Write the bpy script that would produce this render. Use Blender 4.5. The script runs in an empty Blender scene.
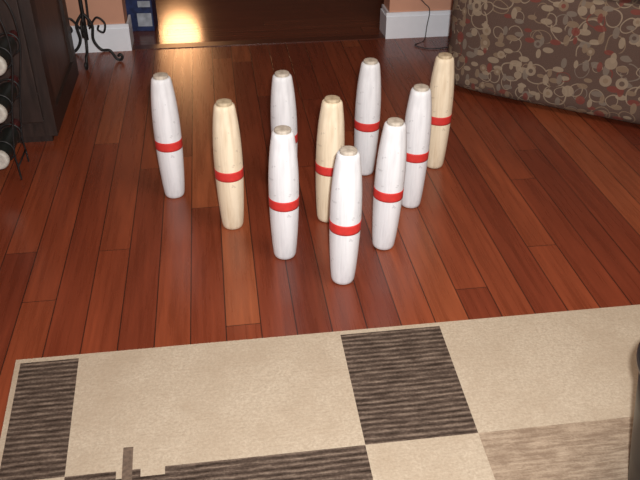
import bpy, bmesh, math, random
from mathutils import Vector, Matrix
random.seed(7)
scene = bpy.context.scene
COL = scene.collection

# ---------------------------------------------------------------- helpers
def link(o, parent=None):
    COL.objects.link(o)
    if parent is not None:
        o.parent = parent
    return o

def mesh_obj(name, verts, faces, mats=(), parent=None, smooth=False, loc=(0, 0, 0)):
    me = bpy.data.meshes.new(name)
    me.from_pydata([tuple(v) for v in verts], [], faces)
    me.update()
    for m in mats:
        me.materials.append(m)
    if smooth:
        for p in me.polygons:
            p.use_smooth = True
    o = bpy.data.objects.new(name, me)
    o.location = loc
    return link(o, parent)

def bm_obj(name, bm, mats=(), parent=None, smooth=False, loc=(0, 0, 0)):
    me = bpy.data.meshes.new(name)
    bmesh.ops.recalc_face_normals(bm, faces=bm.faces)
    bm.to_mesh(me)
    bm.free()
    for m in mats:
        me.materials.append(m)
    if smooth:
        for p in me.polygons:
            p.use_smooth = True
    o = bpy.data.objects.new(name, me)
    o.location = loc
    return link(o, parent)

def box_bm(bm, lo, hi):
    r = bmesh.ops.create_cube(bm, size=1.0)
    for v in r['verts']:
        v.co = Vector([(lo[i] + hi[i]) / 2 + v.co[i] * (hi[i] - lo[i]) for i in range(3)])
    return r['verts']

def box(name, lo, hi, mat, parent=None, bevel=0.0, seg=2, loc=(0, 0, 0), smooth=False):
    bm = bmesh.new()
    box_bm(bm, lo, hi)
    if bevel > 0:
        bmesh.ops.bevel(bm, geom=list(bm.edges), offset=bevel, segments=seg, profile=0.5, affect='EDGES')
    return bm_obj(name, bm, [mat], parent, smooth, loc)

def lathe(name, prof, mat, parent=None, seg=48, loc=(0, 0, 0), closed=True):
    verts, faces = [], []
    n = len(prof)
    for r, z in prof:
        for i in range(seg):
            a = 2 * math.pi * i / seg
            verts.append((r * math.cos(a), r * math.sin(a), z))
    for j in range(n - 1):
        for i in range(seg):
            k = (i + 1) % seg
            faces.append((j * seg + i, j * seg + k, (j + 1) * seg + k, (j + 1) * seg + i))
    if closed:
        faces.append(tuple(reversed(range(seg))))
        faces.append(tuple((n - 1) * seg + i for i in range(seg)))
    o = mesh_obj(name, verts, faces, [mat], parent, True, loc)
    return o

def smooth_path(pts, sub=8, closed=False):
    P = [Vector(p) for p in pts]
    out = []
    n = len(P)
    rng = n if closed else n - 1
    for i in range(rng):
        p0 = P[(i - 1) % n] if closed or i > 0 else P[0]
        p1 = P[i]
        p2 = P[(i + 1) % n]
        p3 = P[(i + 2) % n] if closed or i + 2 < n else P[-1]
        for s in range(sub):
            t = s / sub
            out.append(0.5 * ((2 * p1) + (-p0 + p2) * t + (2 * p0 - 5 * p1 + 4 * p2 - p3) * t * t + (-p0 + 3 * p1 - 3 * p2 + p3) * t ** 3))
    if not closed:
        out.append(P[-1])
    return out

def tube_into(bm, pts, rad, seg=8, closed=False):
    n = len(pts)
    rings = []
    up = Vector((0, 0, 1))
    prevn = None
    for i, p in enumerate(pts):
        if closed:
            t = (pts[(i + 1) % n] - pts[(i - 1) % n])
        else:
            t = pts[min(i + 1, n - 1)] - pts[max(i - 1, 0)]
        t.normalize()
        if prevn is None:
            a = up if abs(t.dot(up)) < 0.9 else Vector((1, 0, 0))
            nrm = (a - t * a.dot(t)).normalized()
        else:
            nrm = prevn - t * prevn.dot(t)
            nrm.normalize()
        prevn = nrm
        b = t.cross(nrm)
        rings.append([bm.verts.new(p + (nrm * math.cos(2 * math.pi * k / seg) + b * math.sin(2 * math.pi * k / seg)) * rad) for k in range(seg)])
    m = n if closed else n - 1
    for i in range(m):
        A, B = rings[i], rings[(i + 1) % n]
        for k in range(seg):
            l = (k + 1) % seg
            bm.faces.new((A[k], A[l], B[l], B[k]))
    if not closed:
        bm.faces.new(rings[0][::-1])
        bm.faces.new(rings[-1])

def tube(name, pts, rad, mat, parent=None, seg=8, closed=False, sub=8, loc=(0, 0, 0)):
    bm = bmesh.new()
    tube_into(bm, smooth_path(pts, sub, closed), rad, seg, closed)
    return bm_obj(name, bm, [mat], parent, True, loc)

def empty(name, loc, label, cat, rot=0.0, group=None):
    o = bpy.data.objects.new(name, None)
    o.empty_display_size = 0.05
    o.location = loc
    o.rotation_euler = (0, 0, rot)
    o["label"] = label
    o["category"] = cat
    if group:
        o["group"] = group
    return link(o)

def tag(o, label, cat):
    o["label"] = label
    o["category"] = cat
    return o

def struct(o, label=None):
    o["kind"] = "structure"
    if label:
        o["label"] = label
    return o

# ---------------------------------------------------------------- materials
class N:
    def __init__(self, name):
        self.m = bpy.data.materials.new(name)
        self.m.use_nodes = True
        self.nt = self.m.node_tree
        self.b = self.nt.nodes['Principled BSDF']
    def n(self, t, **kw):
        x = self.nt.nodes.new(t)
        for k, v in kw.items():
            setattr(x, k, v)
        return x
    def l(self, a, b):
        self.nt.links.new(a, b)
    def math(self, op, a, b=None, c=None):
        x = self.n('ShaderNodeMath', operation=op)
        for i, v in enumerate((a, b, c)):
            if v is None:
                continue
            if isinstance(v, (int, float)):
                x.inputs[i].default_value = v
            else:
                self.l(v, x.inputs[i])
        return x.outputs[0]
    def ramp(self, fac, stops, interp='LINEAR'):
        r = self.n('ShaderNodeValToRGB')
        r.color_ramp.interpolation = interp
        e = r.color_ramp.elements
        while len(e) < len(stops):
            e.new(0.5)
        for i, (p, c) in enumerate(stops):
            e[i].position = p
            e[i].color = (*c, 1)
        self.l(fac, r.inputs[0])
        return r.outputs[0]
    def mix(self, fac, a, b, blend='MIX'):
        x = self.n('ShaderNodeMix', data_type='RGBA', blend_type=blend)
        for i, v in ((0, fac), (6, a), (7, b)):
            if isinstance(v, (int, float)):
                x.inputs[i].default_value = v
            elif isinstance(v, tuple):
                x.inputs[i].default_value = (*v, 1)
            else:
                self.l(v, x.inputs[i])
        return x.outputs[2]
    def coord(self, which='Object', scale=(1, 1, 1)):
        tc = self.n('ShaderNodeTexCoord')
        mp = self.n('ShaderNodeMapping')
        mp.inputs['Scale'].default_value = scale
        self.l(tc.outputs[which], mp.inputs[0])
        return mp.outputs[0]
    def noise(self, vec, scale, detail=3, rough=0.55):
        x = self.n('ShaderNodeTexNoise')
        x.inputs['Scale'].default_value = scale
        x.inputs['Detail'].default_value = detail
        x.inputs['Roughness'].default_value = rough
        self.l(vec, x.inputs['Vector'])
        return x.outputs['Fac']
    def bump(self, h, strength=0.3, dist=0.01):
        x = self.n('ShaderNodeBump')
        x.inputs['Strength'].default_value = strength
        x.inputs['Distance'].default_value = dist
        self.l(h, x.inputs['Height'])
        self.l(x.outputs[0], self.b.inputs['Normal'])
    def set(self, color=None, rough=None, metal=None, spec=None):
        if color is not None:
            if isinstance(color, tuple):
                self.b.inputs['Base Color'].default_value = (*color, 1)
            else:
                self.l(color, self.b.inputs['Base Color'])
        if rough is not None:
            if isinstance(rough, (int, float)):
                self.b.inputs['Roughness'].default_value = rough
            else:
                self.l(rough, self.b.inputs['Roughness'])
        if metal is not None:
            self.b.inputs['Metallic'].default_value = metal
        if spec is not None:
            self.b.inputs['Specular IOR Level'].default_value = spec
        return self

def simple(name, color, rough=0.6, metal=0.0, var=0.12, nscale=25, bump=0.0, stretch=(1, 1, 1), spec=None):
    k = N(name)
    v = k.coord('Object', stretch)
    f = k.noise(v, nscale)
    c = k.ramp(f, [(0.3, tuple(x * (1 - var) for x in color)), (0.7, tuple(min(1, x * (1 + var)) for x in color))])
    k.set(c, rough, metal, spec)
    if bump:
        k.bump(f, bump, 0.004)
    return k.m

def plank_mat(name, w, L, stops, along='y', rough=0.3, spec=0.5):
    k = N(name)
    tc = k.n('ShaderNodeTexCoord')
    sp = k.n('ShaderNodeSeparateXYZ')
    k.l(tc.outputs['Object'], sp.inputs[0])
    X, Y = (sp.outputs[0], sp.outputs[1]) if along == 'y' else (sp.outputs[1], sp.outputs[0])
    rx = k.math('DIVIDE', k.math('ADD', X, 20.013), w)
    row = k.math('FLOOR', rx)
    fx = k.math('FRACT', rx)
    wn = k.n('ShaderNodeTexWhiteNoise', noise_dimensions='1D')
    k.l(row, wn.inputs['W'])
    ry = k.math('ADD', k.math('DIVIDE', k.math('ADD', Y, 20.0), L), k.math('MULTIPLY', wn.outputs['Value'], 7.3))
    colm = k.math('FLOOR', ry)
    fy = k.math('FRACT', ry)
    cb = k.n('ShaderNodeCombineXYZ')
    k.l(row, cb.inputs[0]); k.l(colm, cb.inputs[1])
    w2 = k.n('ShaderNodeTexWhiteNoise', noise_dimensions='2D')
    k.l(cb.outputs[0], w2.inputs['Vector'])
    rnd = w2.outputs['Value']
    base = k.ramp(rnd, stops)
    # grain, offset per plank
    gv = k.n('ShaderNodeCombineXYZ')
    k.l(k.math('ADD', k.math('MULTIPLY', X, 55.0), k.math('MULTIPLY', rnd, 37.0)), gv.inputs[0])
    k.l(k.math('MULTIPLY', Y, 3.0), gv.inputs[1])
    k.l(k.math('MULTIPLY', rnd, 11.0), gv.inputs[2])
    g = k.noise(gv.outputs[0], 1.0, 4, 0.6)
    gm = k.ramp(g, [(0.25, (0.66, 0.62, 0.58)), (0.55, (1, 1, 1)), (0.8, (1.35, 1.35, 1.3))])
    c = k.mix(1.0, base, gm, 'MULTIPLY')
    # long soft figure
    gv2 = k.n('ShaderNodeCombineXYZ')
    k.l(k.math('ADD', k.math('MULTIPLY', X, 14.0), k.math('MULTIPLY', rnd, 91.0)), gv2.inputs[0])
    k.l(k.math('MULTIPLY', Y, 1.6), gv2.inputs[1])
    g2 = k.noise(gv2.outputs[0], 1.0, 2, 0.5)
    c = k.mix(k.math('MULTIPLY', g2, 0.6), c, tuple(s * 0.66 for s in stops[0][1]))
    # gaps
    ex = k.math('MINIMUM', fx, k.math('SUBTRACT', 1.0, fx))
    ey = k.math('MINIMUM', fy, k.math('SUBTRACT', 1.0, fy))
    gx = k.math('LESS_THAN', ex, 0.0015 / w)
    gy = k.math('LESS_THAN', ey, 0.0012 / L)
    gap = k.math('MAXIMUM', gx, gy)
    c = k.mix(k.math('MULTIPLY', gap, 0.85), c, (0.016, 0.007, 0.005))
    rr = k.math('ADD', k.math('MULTIPLY', g, 0.12), rough)
    k.set(c, rr, spec=spec)
    h = k.math('SUBTRACT', k.math('MULTIPLY', g, 0.08), gap)
    k.bump(h, 0.35, 0.0015)
    return k.m

M_floor = plank_mat('reddish_plank_floor', 0.088, 1.9, [(0.0, (0.140, 0.028, 0.013)), (0.4, (0.210, 0.044, 0.018)), (0.85, (0.255, 0.059, 0.023)), (1.0, (0.330, 0.090, 0.034))], 'y', 0.22)
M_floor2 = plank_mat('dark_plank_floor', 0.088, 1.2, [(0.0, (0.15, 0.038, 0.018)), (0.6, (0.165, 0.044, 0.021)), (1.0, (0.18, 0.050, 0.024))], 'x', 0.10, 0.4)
M_wall = simple('salmon_wall_paint', (0.62, 0.32, 0.21), 0.7, var=0.05, nscale=8, bump=0.1)
M_ceil = simple('ceiling_paint', (0.75, 0.72, 0.66), 0.9, var=0.02)
M_white = simple('white_gloss_trim', (0.86, 0.89, 0.94), 0.35, var=0.02)
M_thresh = simple('dark_threshold_wood', (0.09, 0.026, 0.014), 0.35, var=0.3, stretch=(1, 12, 12))
M_iron = simple('black_wrought_iron', (0.012, 0.011, 0.011), 0.5, 0.2, var=0.3, nscale=60, bump=0.2)
M_darkwood = simple('dark_cabinet_wood', (0.025, 0.015, 0.012), 0.45, var=0.4, nscale=10, stretch=(8, 8, 1))
M_panel = simple('brown_panel_wood', (0.070, 0.038, 0.028), 0.45, var=0.45, nscale=8, stretch=(8, 8, 1))
M_brass = simple('aged_brass', (0.35, 0.22, 0.08), 0.35, 0.9)
M_red = simple('red_tape', (0.54, 0.028, 0.022), 0.65, var=0.15, nscale=40)
M_bottle = simple('dark_green_glass', (0.012, 0.014, 0.012), 0.35, var=0.1, nscale=30)
M_base = simple('pale_bottle_disc', (0.44, 0.42, 0.37), 0.6, var=0.2, nscale=60)
M_foil = simple('dark_foil', (0.08, 0.02, 0.02), 0.35, 0.5)
M_blackplastic = simple('black_plastic', (0.012, 0.012, 0.013), 0.35, var=0.1, nscale=80)
M_cable = simple('black_cable', (0.02, 0.02, 0.02), 0.5)
M_blue = simple('blue_carton', (0.018, 0.032, 0.10), 0.4, var=0.5, nscale=30)
M_label = simple('pale_carton_print', (0.36, 0.40, 0.45), 0.5, var=0.3)

def pinwood(name, a, b):
    k = N(name)
    v = k.coord('Object', (45, 45, 2.2))
    f = k.noise(v, 1.6, 4)
    c = k.ramp(f, [(0.32, a), (0.6, b)])
    s = k.noise(k.coord('Object', (1, 1, 1)), 45.0, 2)
    c = k.mix(k.math('MULTIPLY', k.math('GREATER_THAN', s, 0.70), 0.3), c, tuple(x * 0.45 for x in a))
    s2 = k.noise(k.coord('Object', (1, 1, 0.6)), 16.0, 3, 0.65)
    c = k.mix(k.ramp(s2, [(0.48, (0, 0, 0)), (0.75, (0.35, 0.35, 0.35))]), c, tuple(x * 0.72 for x in a))
    k.set(c, 0.8, spec=0.25)
    k.bump(f, 0.15, 0.002)
    return k.m
M_pinwhite = pinwood('white_painted_wood', (0.61, 0.61, 0.625), (0.74, 0.745, 0.76))
M_pincream = pinwood('pale_bare_wood', (0.62, 0.50, 0.345), (0.80, 0.69, 0.515))
M_headwhite = pinwood('worn_white_wood', (0.36, 0.31, 0.25), (0.54, 0.48, 0.40))
M_headcream = pinwood('worn_cream_wood', (0.36, 0.28, 0.18), (0.54, 0.44, 0.30))

# rug materials
def rug_beige():
    k = N('beige_woven_pile')
    v = k.coord('Object')
    f = k.noise(v, 170, 3, 0.7)
    f2 = k.noise(v, 6, 4, 0.65)
    v3 = k.coord('Object', (6, 90, 1))
    f3 = k.noise(v3, 2.0, 2)
    c = k.ramp(f, [(0.3, (0.315, 0.252, 0.182)), (0.72, (0.46, 0.382, 0.288))])
    c = k.mix(k.ramp(f2, [(0.42, (0, 0, 0)), (0.68, (0.6, 0.6, 0.6))]), c, (0.31, 0.238, 0.165))
    c = k.mix(k.math('MULTIPLY', f3, 0.2), c, (0.48, 0.41, 0.32))
    k.set(c, 0.95, spec=0.1)
    k.bump(k.math('ADD', f, k.math('MULTIPLY', f3, 0.5)), 0.4, 0.003)
    return k.m
def rug_rib(name, lo, mid, hi, per, ribamt, mottle=0.0):
    k = N(name)
    tc = k.n('ShaderNodeTexCoord')
    sp = k.n('ShaderNodeSeparateXYZ')
    k.l(tc.outputs['Object'], sp.inputs[0])
    wob = k.noise(k.coord('Object', (6, 10, 1)), 1.0, 3, 0.6)
    yy = k.math('ADD', k.math('DIVIDE', sp.outputs[1], per), k.math('MULTIPLY', wob, 0.7))
    fr = k.math('FRACT', yy)
    tri = k.math('ABSOLUTE', k.math('SUBTRACT', k.math('MULTIPLY', fr, 2.0), 1.0))
    n = k.noise(k.coord('Object', (20, 120, 1)), 1.0, 4, 0.75)
    n2 = k.noise(k.coord('Object', (1, 1, 1)), 180.0, 2, 0.6)
    n3 = k.noise(k.coord('Object', (1, 1.6, 1)), 22.0, 3, 0.6)
    h = k.math('ADD', k.math('MULTIPLY', tri, ribamt), k.math('ADD', k.math('MULTIPLY', n, 0.75), k.math('MULTIPLY', n2, 0.25)))
    h = k.math('ADD', h, k.math('MULTIPLY', k.math('SUBTRACT', n3, 0.5), mottle))
    c = k.ramp(h, [(0.44, lo), (0.64, mid), (0.92, hi)])
    k.set(c, 0.95, spec=0.1)
    k.bump(h, 0.6, 0.005)
    return k.m
M_rbeige = rug_beige()
M_rdark = rug_rib('dark_brown_ribbed_pile', (0.027, 0.018, 0.013), (0.072, 0.050, 0.038), (0.22, 0.165, 0.125), 0.015, 0.28, 0.2)
M_rtan = rug_rib('tan_ribbed_pile', (0.21, 0.15, 0.105), (0.32, 0.245, 0.175), (0.44, 0.355, 0.265), 0.015, 0.08, 0.45)
M_rbrown = simple('mid_brown_pile', (0.11, 0.075, 0.052), 0.95, var=0.3, nscale=120)

# sofa fabric: scattered discs, rings and leaves on brown (UV space in metres)
def fabric():
    k = N('patterned_sofa_fabric')
    uv = k.coord('UV')
    wv = k.n('ShaderNodeTexNoise'); wv.inputs['Scale'].default_value = 9.0; wv.inputs['Detail'].default_value = 1.0
    k.l(uv, wv.inputs['Vector'])
    ws = k.n('ShaderNodeVectorMath', operation='SCALE'); ws.inputs['Scale'].default_value = 0.045
    k.l(wv.outputs['Color'], ws.inputs[0])
    wa = k.n('ShaderNodeVectorMath', operation='ADD')
    k.l(uv, wa.inputs[0]); k.l(ws.outputs[0], wa.inputs[1])
    col = k.ramp(k.noise(uv, 300, 2), [(0.3, (0.082, 0.050, 0.038)), (0.7, (0.112, 0.071, 0.055))])
    def layer(col, scale, off, r0, r1, stops, keep, warped=False, stretch=(1, 1, 1), rot=0.0, op=0.85):
        mp = k.n('ShaderNodeMapping')
        mp.inputs['Location'].default_value = (off, off * 1.7, 0)
        mp.inputs['Rotation'].default_value = (0, 0, rot)
        mp.inputs['Scale'].default_value = stretch
        k.l(wa.outputs[0] if warped else uv, mp.inputs[0])
        vo = k.n('ShaderNodeTexVoronoi', voronoi_dimensions='2D')
        vo.inputs['Scale'].default_value = scale
        vo.inputs['Randomness'].default_value = 0.75
        k.l(mp.outputs[0], vo.inputs['Vector'])
        sc = k.n('ShaderNodeSeparateColor')
        k.l(vo.outputs['Color'], sc.inputs[0])
        size = k.math('ADD', 0.75, k.math('MULTIPLY', sc.outputs[1], 0.5))
        d = k.math('DIVIDE', vo.outputs['Distance'], size)
        m = k.math('LESS_THAN', d, r1)
        if r0 > 0:
            m = k.math('MULTIPLY', m, k.math('GREATER_THAN', d, r0))
        m = k.math('MULTIPLY', m, k.math('LESS_THAN', sc.outputs[0], keep))
        cc = k.ramp(sc.outputs[2], stops, 'CONSTANT')
        return k.mix(k.math('MULTIPLY', m, op), col, cc)
    beige = (0.27, 0.208, 0.145); tan = (0.20, 0.140, 0.092); red = (0.16, 0.042, 0.032); grey = (0.175, 0.14, 0.11)
    col = layer(col, 11.5, 3.1, 0.37, 0.42, [(0.0, beige), (0.5, tan), (0.78, grey)], 0.65, True)
    col = layer(col, 15, 7.7, 0.35, 0.41, [(0.0, tan), (0.3, red), (0.5, beige)], 0.45, True)
    col = layer(col, 15.5, 5.3, 0.0, 0.30, [(0.0, tan), (0.35, beige), (0.7, grey), (0.87, red)], 0.62, False, (1, 1.9, 1), 0.7)
    col = layer(col, 15.5, 9.1, 0.0, 0.28, [(0.0, grey), (0.35, beige), (0.74, red), (0.86, tan)], 0.5, False, (1.9, 1, 1), 0.5)
    col = layer(col, 15, 1.3, 0.0, 0.27, [(0.0, beige), (0.45, grey), (0.7, tan), (0.9, red)], 0.48)
    col = layer(col, 15, 1.3, 0.0, 0.12, [(0.0, tan), (0.4, (0.085, 0.053, 0.042)), (0.7, beige), (0.85, red)], 0.3)
    k.set(col, 0.85, spec=0.2)
    k.bump(k.noise(uv, 500, 2), 0.3, 0.002)
    return k.m
M_fabric = fabric()

def box_uv(o):
    me = o.data
    uv = me.uv_layers.new(name='uv')
    for p in me.polygons:
        n = p.normal
        a = max(range(3), key=lambda i: abs(n[i]))
        for li in p.loop_indices:
            c = me.vertices[me.loops[li].vertex_index].co
            if a == 0: q = (c.y + 5, c.z)
            elif a == 1: q = (c.x, c.z)
            else: q = (c.x, c.y + 0.0)
            uv.data[li].uv = q

# ---------------------------------------------------------------- room shell
WX0, WX1, WY0, WB, WT = -1.12, 3.3, -1.6, 3.57, 0.13   # left, right, front, back wall face, thickness
HY1 = 7.2
OX0, OX1 = -0.425, 0.818
struct(mesh_obj('floor', [(WX0, WY0, 0), (WX1, WY0, 0), (WX1, WB + 0.03, 0), (WX0, WB + 0.03, 0)], [(0, 1, 2, 3)], [M_floor]), "glossy reddish-brown hardwood plank floor")
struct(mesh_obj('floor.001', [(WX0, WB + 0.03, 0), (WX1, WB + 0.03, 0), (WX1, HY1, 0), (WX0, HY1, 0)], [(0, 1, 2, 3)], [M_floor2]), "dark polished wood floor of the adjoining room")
struct(box('ceiling', (WX0 - 0.1, WY0 - 0.1, 2.5), (WX1 + 0.1, HY1 + 0.1, 2.6), M_ceil))
struct(box('wall_left', (WX0 - 0.1, WY0 - 0.1, 0), (WX0, HY1 + 0.1, 2.5), M_wall))
struct(box('wall_right', (WX1, WY0 - 0.1, 0), (WX1 + 0.1, HY1 + 0.1, 2.5), M_wall))
struct(box('wall_front', (WX0, WY0 - 0.1, 0), (WX1, WY0, 2.5), M_wall))
struct(box('wall_far', (WX0, HY1, 0), (WX1, HY1 + 0.1, 2.5), M_wall))
bm = bmesh.new()
box_bm(bm, (WX0, WB, 0), (OX0, WB + WT, 2.5))
box_bm(bm, (OX1, WB, 0), (WX1, WB + WT, 2.5))
box_bm(bm, (OX0, WB, 2.1), (OX1, WB + WT, 2.5))
struct(bm_obj('wall_back', bm, [M_wall]), "salmon painted wall with a wide opening")
def baseboard(name, path):
    """path: list of (x,y) with outward side; profile extruded as stacked boxes"""
    bm = bmesh.new()
    for (lo, hi) in path:
        box_bm(bm, (lo[0], lo[1], 0), (hi[0], hi[1], 0.105))
        # narrower moulded cap
        cx0, cx1, cy0, cy1 = lo[0], hi[0], lo[1], hi[1]
        if (hi[0] - lo[0]) > (hi[1] - lo[1]):
            cy0 += 0.006
        else:
            if lo[0] < OX0 < hi[0] + 0.001: cx1 -= 0.006
            elif lo[0] < OX1: cx0 += 0.006
        box_bm(bm, (cx0, cy0, 0.105), (cx1, cy1, 0.125))
    return struct(bm_obj(name, bm, [M_white]), "white painted baseboard")
bt = 0.016
baseboard('baseboard_back', [((WX0, WB - bt), (OX0 + bt, WB)), ((OX0 - 0.0, WB), (OX0 + bt, WB + WT))])
baseboard('baseboard_back_right', [((OX1 - bt, WB - bt), (WX1, WB)), ((OX1 - bt, WB), (OX1, WB + WT))])
baseboard('baseboard_left', [((WX0, WY0), (WX0 + bt, WB - bt))])
baseboard('baseboard_right', [((WX1 - bt, WY0), (WX1, WB - bt))])
struct(box('trim_1', (OX0 + bt, WB - 0.01, 0.0), (OX1 - bt, WB + 0.05, 0.003), M_thresh), "dark wood threshold strip")

# ---------------------------------------------------------------- bowling pins
prof = [(0.0265, 0.0), (0.0300, 0.003), (0.0322, 0.012), (0.0348, 0.04), (0.0374, 0.08), (0.0394, 0.12), (0.0406, 0.155),
        (0.0412, 0.19), (0.0413, 0.22), (0.0410, 0.245), (0.0402, 0.27), (0.0388, 0.295), (0.0369, 0.32), (0.0346, 0.343), (0.0322, 0.362), (0.0304, 0.375), (0.0288, 0.3825), (0.0264, 0.3860), (0.0230, 0.3872)]
head = [(0.0218, 0.3855), (0.0222, 0.3890), (0.0221, 0.3925), (0.0214, 0.3946), (0.0190, 0.3957), (0.012, 0.3961), (0.004, 0.3962)]
def rad_at(z):
    for (r0, z0), (r1, z1) in zip(prof, prof[1:]):
        if z0 <= z <= z1:
            return r0 + (r1 - r0) * (z - z0) / (z1 - z0)
def band_prof(z0, z1):
    pts = [(rad_at(z0) - 0.001, z0)]
    for i in range(7):
        z = z0 + (z1 - z0) * i / 6
        pts.append((rad_at(z) + 0.0006, z))
    pts.append((rad_at(z1) - 0.001, z1))
    return pts
def make_pin(color):
    body = lathe('bowling_pin', prof, M_pinwhite if color == 'w' else M_pincream, seg=64)
    hd = lathe('pin_head', head, M_headwhite if color == 'w' else M_headcream, body, seg=48)
    hd["label"] = "worn knob at the pin top"
    bd = lathe('red_band', band_prof(0.167, 0.196), M_red, body, seg=64, closed=False)
    bd["label"] = "red stripe around the middle"
    return body, [hd, bd]
protos = {}
pins = [
    ('w', -0.179, 2.180, 1.03, 0.0, "white wooden bowling pin, rear corner of the triangle"),
    ('c', 0.000, 1.970, 1.02, 0.0, "cream wooden bowling pin with red band, outer edge of third row"),
    ('w', 0.183, 2.180, 1.0, -0.5, "white wooden bowling pin in the rear row, partly hidden"),
    ('w', 0.141, 1.793, 1.0, 0.6, "white wooden bowling pin with red band, second row"),
    ('c', 0.289, 1.970, 1.0, 1.8, "cream wooden bowling pin at the centre of the triangle"),
    ('w', 0.286, 1.654, 1.0, 1.2, "white wooden bowling pin with red band, at the triangle's tip"),
    ('w', 0.429, 1.801, 1.0, 2.2, "white wooden bowling pin with red band, second row"),
    ('w', 0.455, 2.246, 1.0, 1.2, "white wooden bowling pin with red band, rear row"),
    ('w', 0.561, 2.018, 1.0, 1.0, "white wooden bowling pin with red band, third row"),
    ('c', 0.702, 2.262, 1.0, 0.6, "cream wooden bowling pin with red band, rear corner beside the sofa"),
]
for (c, x, y, sz, lean, lab) in pins:
    if c not in protos:
        b, parts = make_pin(c)
        protos[c] = (b, parts)
    else:
        pb, pp = protos[c]
        b = pb.copy(); COL.objects.link(b)
        for q in pp:
            qc = q.copy(); qc.parent = b; COL.objects.link(qc)
    b.location = (x, y, 0.028 * abs(math.sin(math.radians(lean))))
    b.rotation_euler = (0, math.radians(lean), 0)
    b.scale = (1, 1, sz)
    b["label"] = lab; b["category"] = "bowling pin"; b["group"] = "wooden bowling pins set up in a triangle"

# ---------------------------------------------------------------- rug
RX, RY = -0.533, 1.428
W1 = 0.365
sb = [0.0, 0.012, 0.146, 0.250, 0.262, 0.283, 0.300, 0.350, 0.775, 1.026, 1.75, 2.10]
wb = [0.0, 0.014, 0.305, 0.352, W1, 0.385, 0.49, 0.72, 1.07, 1.40]
def cell_kind(s, w):
    if s < 0.012 or w < 0.014: return 0
    if 0.262 < s < 0.283 and 0.305 < w < 0.45: return 3
    if 0.146 < s < 0.350 and W1 < w < 0.385:      # short dark bars beside the strip
        return 1 if s < 0.250 or 0.283 < s < 0.300 else 0
    if w < W1:
        if s < 0.146: return 1
        if 0.775 < s < 1.026: return 1
        if s > 1.75: return 1
        return 0
    if w < 0.72:
        if 0.350 < s < 0.775: return 1
        if s > 1.026: return 2
        if s < 0.350: return 1 if (s > 0.146 and 0.385 < w < 0.49) else 0
        return 0
    if w < 1.07:
        return 1 if (0.146 < s < 0.350 or 0.775 < s < 1.026) else (2 if s < 0.146 else 0)
    return 2 if 0.350 < s < 0.775 else 0
bm = bmesh.new()
grid = {}
for j, w_ in enumerate(wb):
    for i, s_ in enumerate(sb):
        ss = s_ + (0.68 - s_) * 0.03 * min(w_, 0.5) / 0.36   # rug blocks are slightly skewed
        grid[i, j] = bm.verts.new((ss, -w_, 0.010))
for j in range(len(wb) - 1):
    for i in range(len(sb) - 1):
        f = bm.faces.new((grid[i, j], grid[i, j + 1], grid[i + 1, j + 1], grid[i + 1, j]))
        f.material_index = cell_kind((sb[i] + sb[i + 1]) / 2, (wb[j] + wb[j + 1]) / 2)
bd_edges = [e for e in bm.edges if e.is_boundary]
r = bmesh.ops.extrude_edge_only(bm, edges=bd_edges)
for v in [g for g in r['geom'] if isinstance(g, bmesh.types.BMVert)]:
    v.co.z = 0.0
rug = bm_obj('area_rug', bm, [M_rbeige, M_rdark, M_rtan, M_rbrown], loc=(RX, RY, 0.0005))
tag(rug, "beige area rug with dark brown ribbed rectangular blocks", "rug")

# ---------------------------------------------------------------- sofa
SA = math.radians(-36.5)
sofa = empty('sofa', (0.885, 2.890, 0), "brown upholstered sofa with beige and red circle pattern", "sofa", SA)
def soft(name, lo, hi, bev, seg=5, puff=0.0):
    bm = bmesh.new()
    box_bm(bm, lo, hi)
    bmesh.ops.subdivide_edges(bm, edges=list(bm.edges), cuts=6, use_grid_fill=True)
    c = Vector([(lo[i] + hi[i]) / 2 for i in range(3)])
    h = Vector([(hi[i] - lo[i]) / 2 for i in range(3)])
    for v in bm.verts:
        q = Vector([(v.co[i] - c[i]) / h[i] for i in range(3)])
        inner = Vector([max(-(h[i] - bev), min(h[i] - bev, (v.co[i] - c[i]))) for i in range(3)])
        d = (v.co - c) - inner
        if d.length > 1e-6:
            v.co = c + inner + d.normalized() * min(d.length, bev)
        if puff:
            for a in range(3):
                o = [b for b in range(3) if b != a]
                if abs(abs(q[a]) - 1) < 1e-3:
                    v.co[a] += math.copysign(puff * (1 - q[o[0]] ** 2) * (1 - q[o[1]] ** 2), q[a])
    o = bm_obj(name, bm, [M_fabric], sofa, True)
    box_uv(o)
    m = o.modifiers.new('sub', 'SUBSURF'); m.levels = 2; m.render_levels = 2
    return o
SL, SD = 1.80, 0.69
soft('sofa_base', (0.0, 0.0, 0.004), (SL, SD, 0.47), 0.03)
soft('seat_cushion', (0.20, 0.0, 0.465), (0.895, 0.53, 0.56), 0.04, puff=0.015)
soft('seat_cushion', (0.905, 0.0, 0.465), (SL - 0.20, 0.53, 0.56), 0.04, puff=0.015)
soft('armrest', (0.0, 0.005, 0.46), (0.195, SD, 0.70), 0.06, puff=0.01)
soft('armrest', (SL - 0.195, 0.005, 0.46), (SL, SD, 0.70), 0.06, puff=0.01)
soft('backrest', (0.17, 0.50, 0.46), (SL - 0.17, SD - 0.01, 0.92), 0.07, puff=0.015)

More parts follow.
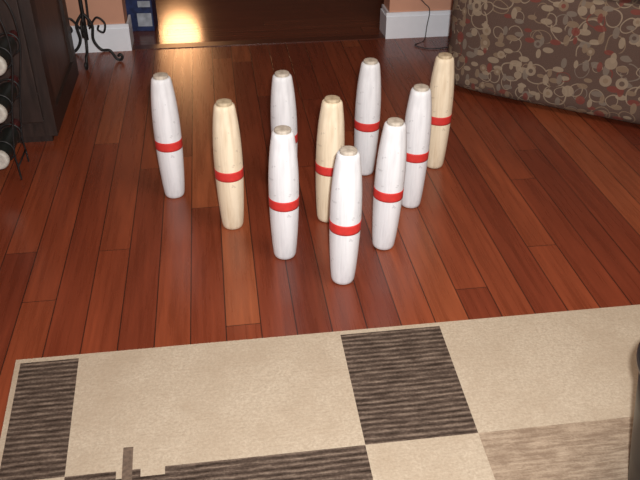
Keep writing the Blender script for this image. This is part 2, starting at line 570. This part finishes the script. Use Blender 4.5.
# ---------------------------------------------------------------- dark cabinet
cab = empty('cabinet', (-0.85, 2.94, 0), "dark brown wooden cabinet with framed side panel", "cabinet")
x0, x1, y0, y1, ch = -0.23, 0.24, -0.33, 0.27, 0.85
bm = bmesh.new()
box_bm(bm, (x0, y0, 0.03), (x1 - 0.012, y1, ch))
box_bm(bm, (x0 + 0.02, y0 + 0.02, 0.0), (x1 - 0.02, y1 - 0.02, 0.03))
bm_obj('body', bm, [M_darkwood], cab)
box('cabinet_top', (x0, y0 - 0.02, ch), (x1 + 0.02, y1, ch + 0.03), M_darkwood, cab, 0.006)
bm = bmesh.new()
fx0, fx1 = x1 - 0.012, x1 + 0.006
box_bm(bm, (fx0, y0, 0.03), (fx1, y0 + 0.07, ch))
box_bm(bm, (fx0, y1 - 0.07, 0.03), (fx1, y1, ch))
box_bm(bm, (fx0, y0 + 0.07, 0.03), (fx1, y1 - 0.07, 0.11))
box_bm(bm, (fx0, y0 + 0.07, ch - 0.08), (fx1, y1 - 0.07, ch))
bm_obj('side_frame', bm, [M_darkwood], cab)
box('side_panel', (fx0, y0 + 0.07, 0.11), (fx0 + 0.006, y1 - 0.07, ch - 0.08), M_panel, cab)
dr = box('door', (x0 + 0.03, y0 - 0.016, 0.09), (x1 - 0.03, y0, ch - 0.03), M_darkwood, cab, 0.004)
box('door_panel', (x0 + 0.09, y0 - 0.022, 0.16), (x1 - 0.09, y0 - 0.016, ch - 0.10), M_darkwood, dr, 0.002)
kn = lathe('knob', [(0.006, 0), (0.006, 0.012), (0.013, 0.018), (0.014, 0.025), (0.009, 0.031), (0.002, 0.032)], M_brass, dr, 24)
kn.rotation_euler = (math.pi / 2, 0, 0); kn.location = (x1 - 0.06, y0 - 0.016, 0.62)

# ---------------------------------------------------------------- wine rack and bottles
RYW = 2.27
BP = [(-0.724, RYW, 0.112), (-0.696, RYW, 0.270), (-0.664, RYW, 0.422)]
rack = empty('wine_rack', (-0.70, RYW + 0.13, 0), "black wrought iron wine rack with curved wires", "wine rack")
def rl(p): return (p[0] + 0.70, p[1] - RYW - 0.13, p[2])
for yy in (RYW + 0.07, RYW + 0.20):
    bm = bmesh.new()
    for sgn in (-1, 1):
        pts = [(BP[0][0] + sgn * 0.037, yy, 0.004), (BP[0][0] + sgn * 0.036, yy, 0.05), (BP[0][0] + sgn * 0.036, yy, 0.112),
               (BP[1][0] + sgn * 0.036, yy, 0.270),
               (BP[2][0] + sgn * 0.036, yy, 0.422), (BP[2][0] + sgn * 0.03, yy, 0.53), (BP[2][0], yy, 0.59)]
        tube_into(bm, smooth_path([rl(p) for p in pts], 8), 0.003)
    for b in BP:
        n = 20
        rr = 0.0355
        pts = [Vector(rl((b[0] + rr * math.cos(2 * math.pi * i / n), yy, b[2] + rr * math.sin(2 * math.pi * i / n)))) for i in range(n)]
        tube_into(bm, pts, 0.003, 8, True)
    bm_obj('rack_frame', bm, [M_iron], rack, True)
for (xx, zz) in ((BP[0][0] - 0.036, 0.05), (BP[0][0] + 0.036, 0.05), (BP[2][0], 0.59)):
    bm = bmesh.new()
    tube_into(bm, [Vector(rl((xx, RYW + 0.07, zz))), Vector(rl((xx, RYW + 0.20, zz)))], 0.003)
    bm_obj('cross_bar', bm, [M_iron], rack, True)
bprof = [(0.010, 0.006), (0.025, 0.001), (0.029, 0.004), (0.0310, 0.015), (0.0315, 0.17), (0.029, 0.19), (0.020, 0.215), (0.0145, 0.23), (0.0140, 0.245)]
cprof = [(0.0145, 0.235), (0.0150, 0.275), (0.0165, 0.278), (0.0165, 0.288), (0.0145, 0.291)]
dprof = [(0.004, 0.002), (0.016, 0.000), (0.024, -0.002), (0.0290, -0.001), (0.0315, 0.004), (0.0323, 0.010), (0.0323, 0.016), (0.0312, 0.018)]
b0 = None
for (x, y, z) in BP:
    if b0 is None:
        b0 = lathe('wine_bottle', bprof, M_bottle, seg=40)
        kids = [lathe('bottle_cap', cprof, M_foil, b0, seg=32), lathe('bottle_base', dprof, M_base, b0, seg=40)]
        kids[1]["label"] = "pale round bottle base"
        b = b0
    else:
        b = b0.copy(); COL.objects.link(b)
        for kk in kids:
            c = kk.copy(); c.parent = b; COL.objects.link(c)
    b.rotation_euler = (-math.pi / 2, 0, 0)
    b.location = (x, y, z)
    tag(b, "dark wine bottle with pale base lying in the iron rack", "wine bottle")
    b["group"] = "bottles in the wine rack"

# ---------------------------------------------------------------- wrought iron stand
st = empty('iron_stand', (-0.585, 3.44, 0), "black wrought iron floor stand with scrolled feet", "stand")
bm = bmesh.new()
tube_into(bm, [Vector((0, 0, 0.10 + i * 0.05)) for i in range(20)], 0.0085, 10)
bm_obj('pole', bm, [M_iron], st, True)
bm = bmesh.new()
tube_into(bm, smooth_path([(0.018, 0, 0.16), (0.024, 0.004, 0.3), (0.018, 0, 0.5), (0.024, 0, 0.8), (0.01, 0, 1.05)], 8), 0.005, 8)
bm_obj('twisted_rod', bm, [M_iron], st, True)
for ang in (-8, 188, 268):
    a = math.radians(ang)
    q = 0.78 if ang == 268 else 0.95
    L = []
    for (r, z) in [(0.0, 0.22), (0.035, 0.17), (0.03, 0.10), (0.06, 0.055), (0.10, 0.05), (0.125, 0.014), (0.145, 0.008), (0.155, 0.022), (0.145, 0.033), (0.135, 0.024)]:
        L.append((q * r * math.cos(a), q * r * math.sin(a), z))
    tube('scroll_foot', L, 0.0065, M_iron, st, 8)
    L = []
    for (r, z) in [(0.02, 0.15), (0.06, 0.20), (0.095, 0.175), (0.085, 0.135), (0.06, 0.145), (0.066, 0.165)]:
        L.append((q * r * math.cos(a), q * r * math.sin(a), z))
    tube('scroll', L, 0.0045, M_iron, st, 8)
lathe('top_plate', [(0.01, 1.04), (0.09, 1.05), (0.10, 1.06), (0.10, 1.066), (0.01, 1.07)], M_iron, st, 32)

# ---------------------------------------------------------------- carton, cable, bin
cx, cy = -0.378, 3.90
ct = empty('carton', (cx, cy, 0), "dark blue printed cardboard carton with pale label", "box", math.radians(-4))
box('carton_body', (-0.068, -0.07, 0), (0.068, 0.07, 0.26), M_blue, ct, 0.002)
box('carton_label', (-0.01, -0.0715, 0.025), (0.060, -0.07, 0.09), M_label, ct)
box('carton_label', (0.0, -0.0715, 0.12), (0.060, -0.07, 0.15), M_label, ct)
tag(tube('power_cable', [(0.86, WB - 0.006, 0.42), (0.90, WB - 0.006, 0.26), (0.98, WB - 0.008, 0.17), (1.01, WB - 0.02, 0.135), (1.0, WB - 0.03, 0.06), (0.98, WB - 0.07, 0.004), (0.92, WB - 0.13, 0.004), (0.99, WB - 0.19, 0.004), (1.12, WB - 0.16, 0.004), (1.20, WB - 0.10, 0.004)], 0.0022, M_cable, None, 8, False, 10), "thin black power cable trailing down the wall to the floor", "cable")

bn = empty('wastebasket', (0.814, 0.859, 0.0115), "round black plastic wastebasket on the rug", "wastebasket")
lathe('bin_body', [(0.080, 0.0), (0.088, 0.004), (0.103, 0.10), (0.120, 0.22), (0.134, 0.32), (0.130, 0.32), (0.100, 0.10), (0.084, 0.012), (0.01, 0.010)], M_blackplastic, bn, 64)
lathe('bin_rim', [(0.132, 0.310), (0.139, 0.312), (0.141, 0.321), (0.138, 0.328), (0.130, 0.327), (0.128, 0.320)], M_blackplastic, bn, 64, closed=False)

# ---------------------------------------------------------------- lights
def light(name, kind, loc, power, color, size=0.1, rot=None):
    l = bpy.data.lights.new(name, kind)
    l.energy = power; l.color = color
    if kind == 'AREA': l.size = size
    else: l.shadow_soft_size = size
    o = bpy.data.objects.new(name, l); o.location = loc
    if rot: o.rotation_euler = rot
    COL.objects.link(o)
    return o
fl = light('flash_light', 'SPOT', (0.04, 0.0, 1.31), 225, (1.0, 0.99, 0.98), 0.02, (math.radians(90 - 30), 0, math.radians(-9)))
fl.data.spot_size = math.radians(105); fl.data.spot_blend = 1.0
light('ceiling_light', 'AREA', (1.0, 1.0, 2.45), 28, (1.0, 0.88, 0.76), 1.0)
hl = light('hall_light', 'SPOT', (-0.285, 5.785, 0.70), 22, (1.0, 0.50, 0.22), 0.15)
d = Vector((-0.30, 3.45, 0.0)) - hl.location
hl.rotation_euler = d.to_track_quat('-Z', 'Y').to_euler()
hl.data.spot_size = math.radians(34); hl.data.spot_blend = 0.8
w = bpy.data.worlds.new('world'); scene.world = w; w.use_nodes = True
w.node_tree.nodes['Background'].inputs[0].default_value = (0.5, 0.4, 0.35, 1)
w.node_tree.nodes['Background'].inputs[1].default_value = 0.1

# ---------------------------------------------------------------- camera
cam = bpy.data.cameras.new('camera')
cam.sensor_width = 36.0
cam.lens = 763 / 640 * 36
cam.clip_start = 0.02
co = bpy.data.objects.new('camera', cam)
co.location = (0, 0, 1.25)
co.rotation_euler = (math.radians(90 - 33.76), 0, math.radians(-7.7))
COL.objects.link(co)
scene.camera = co
scene.view_settings.view_transform = 'Standard'
scene.view_settings.look = 'None'
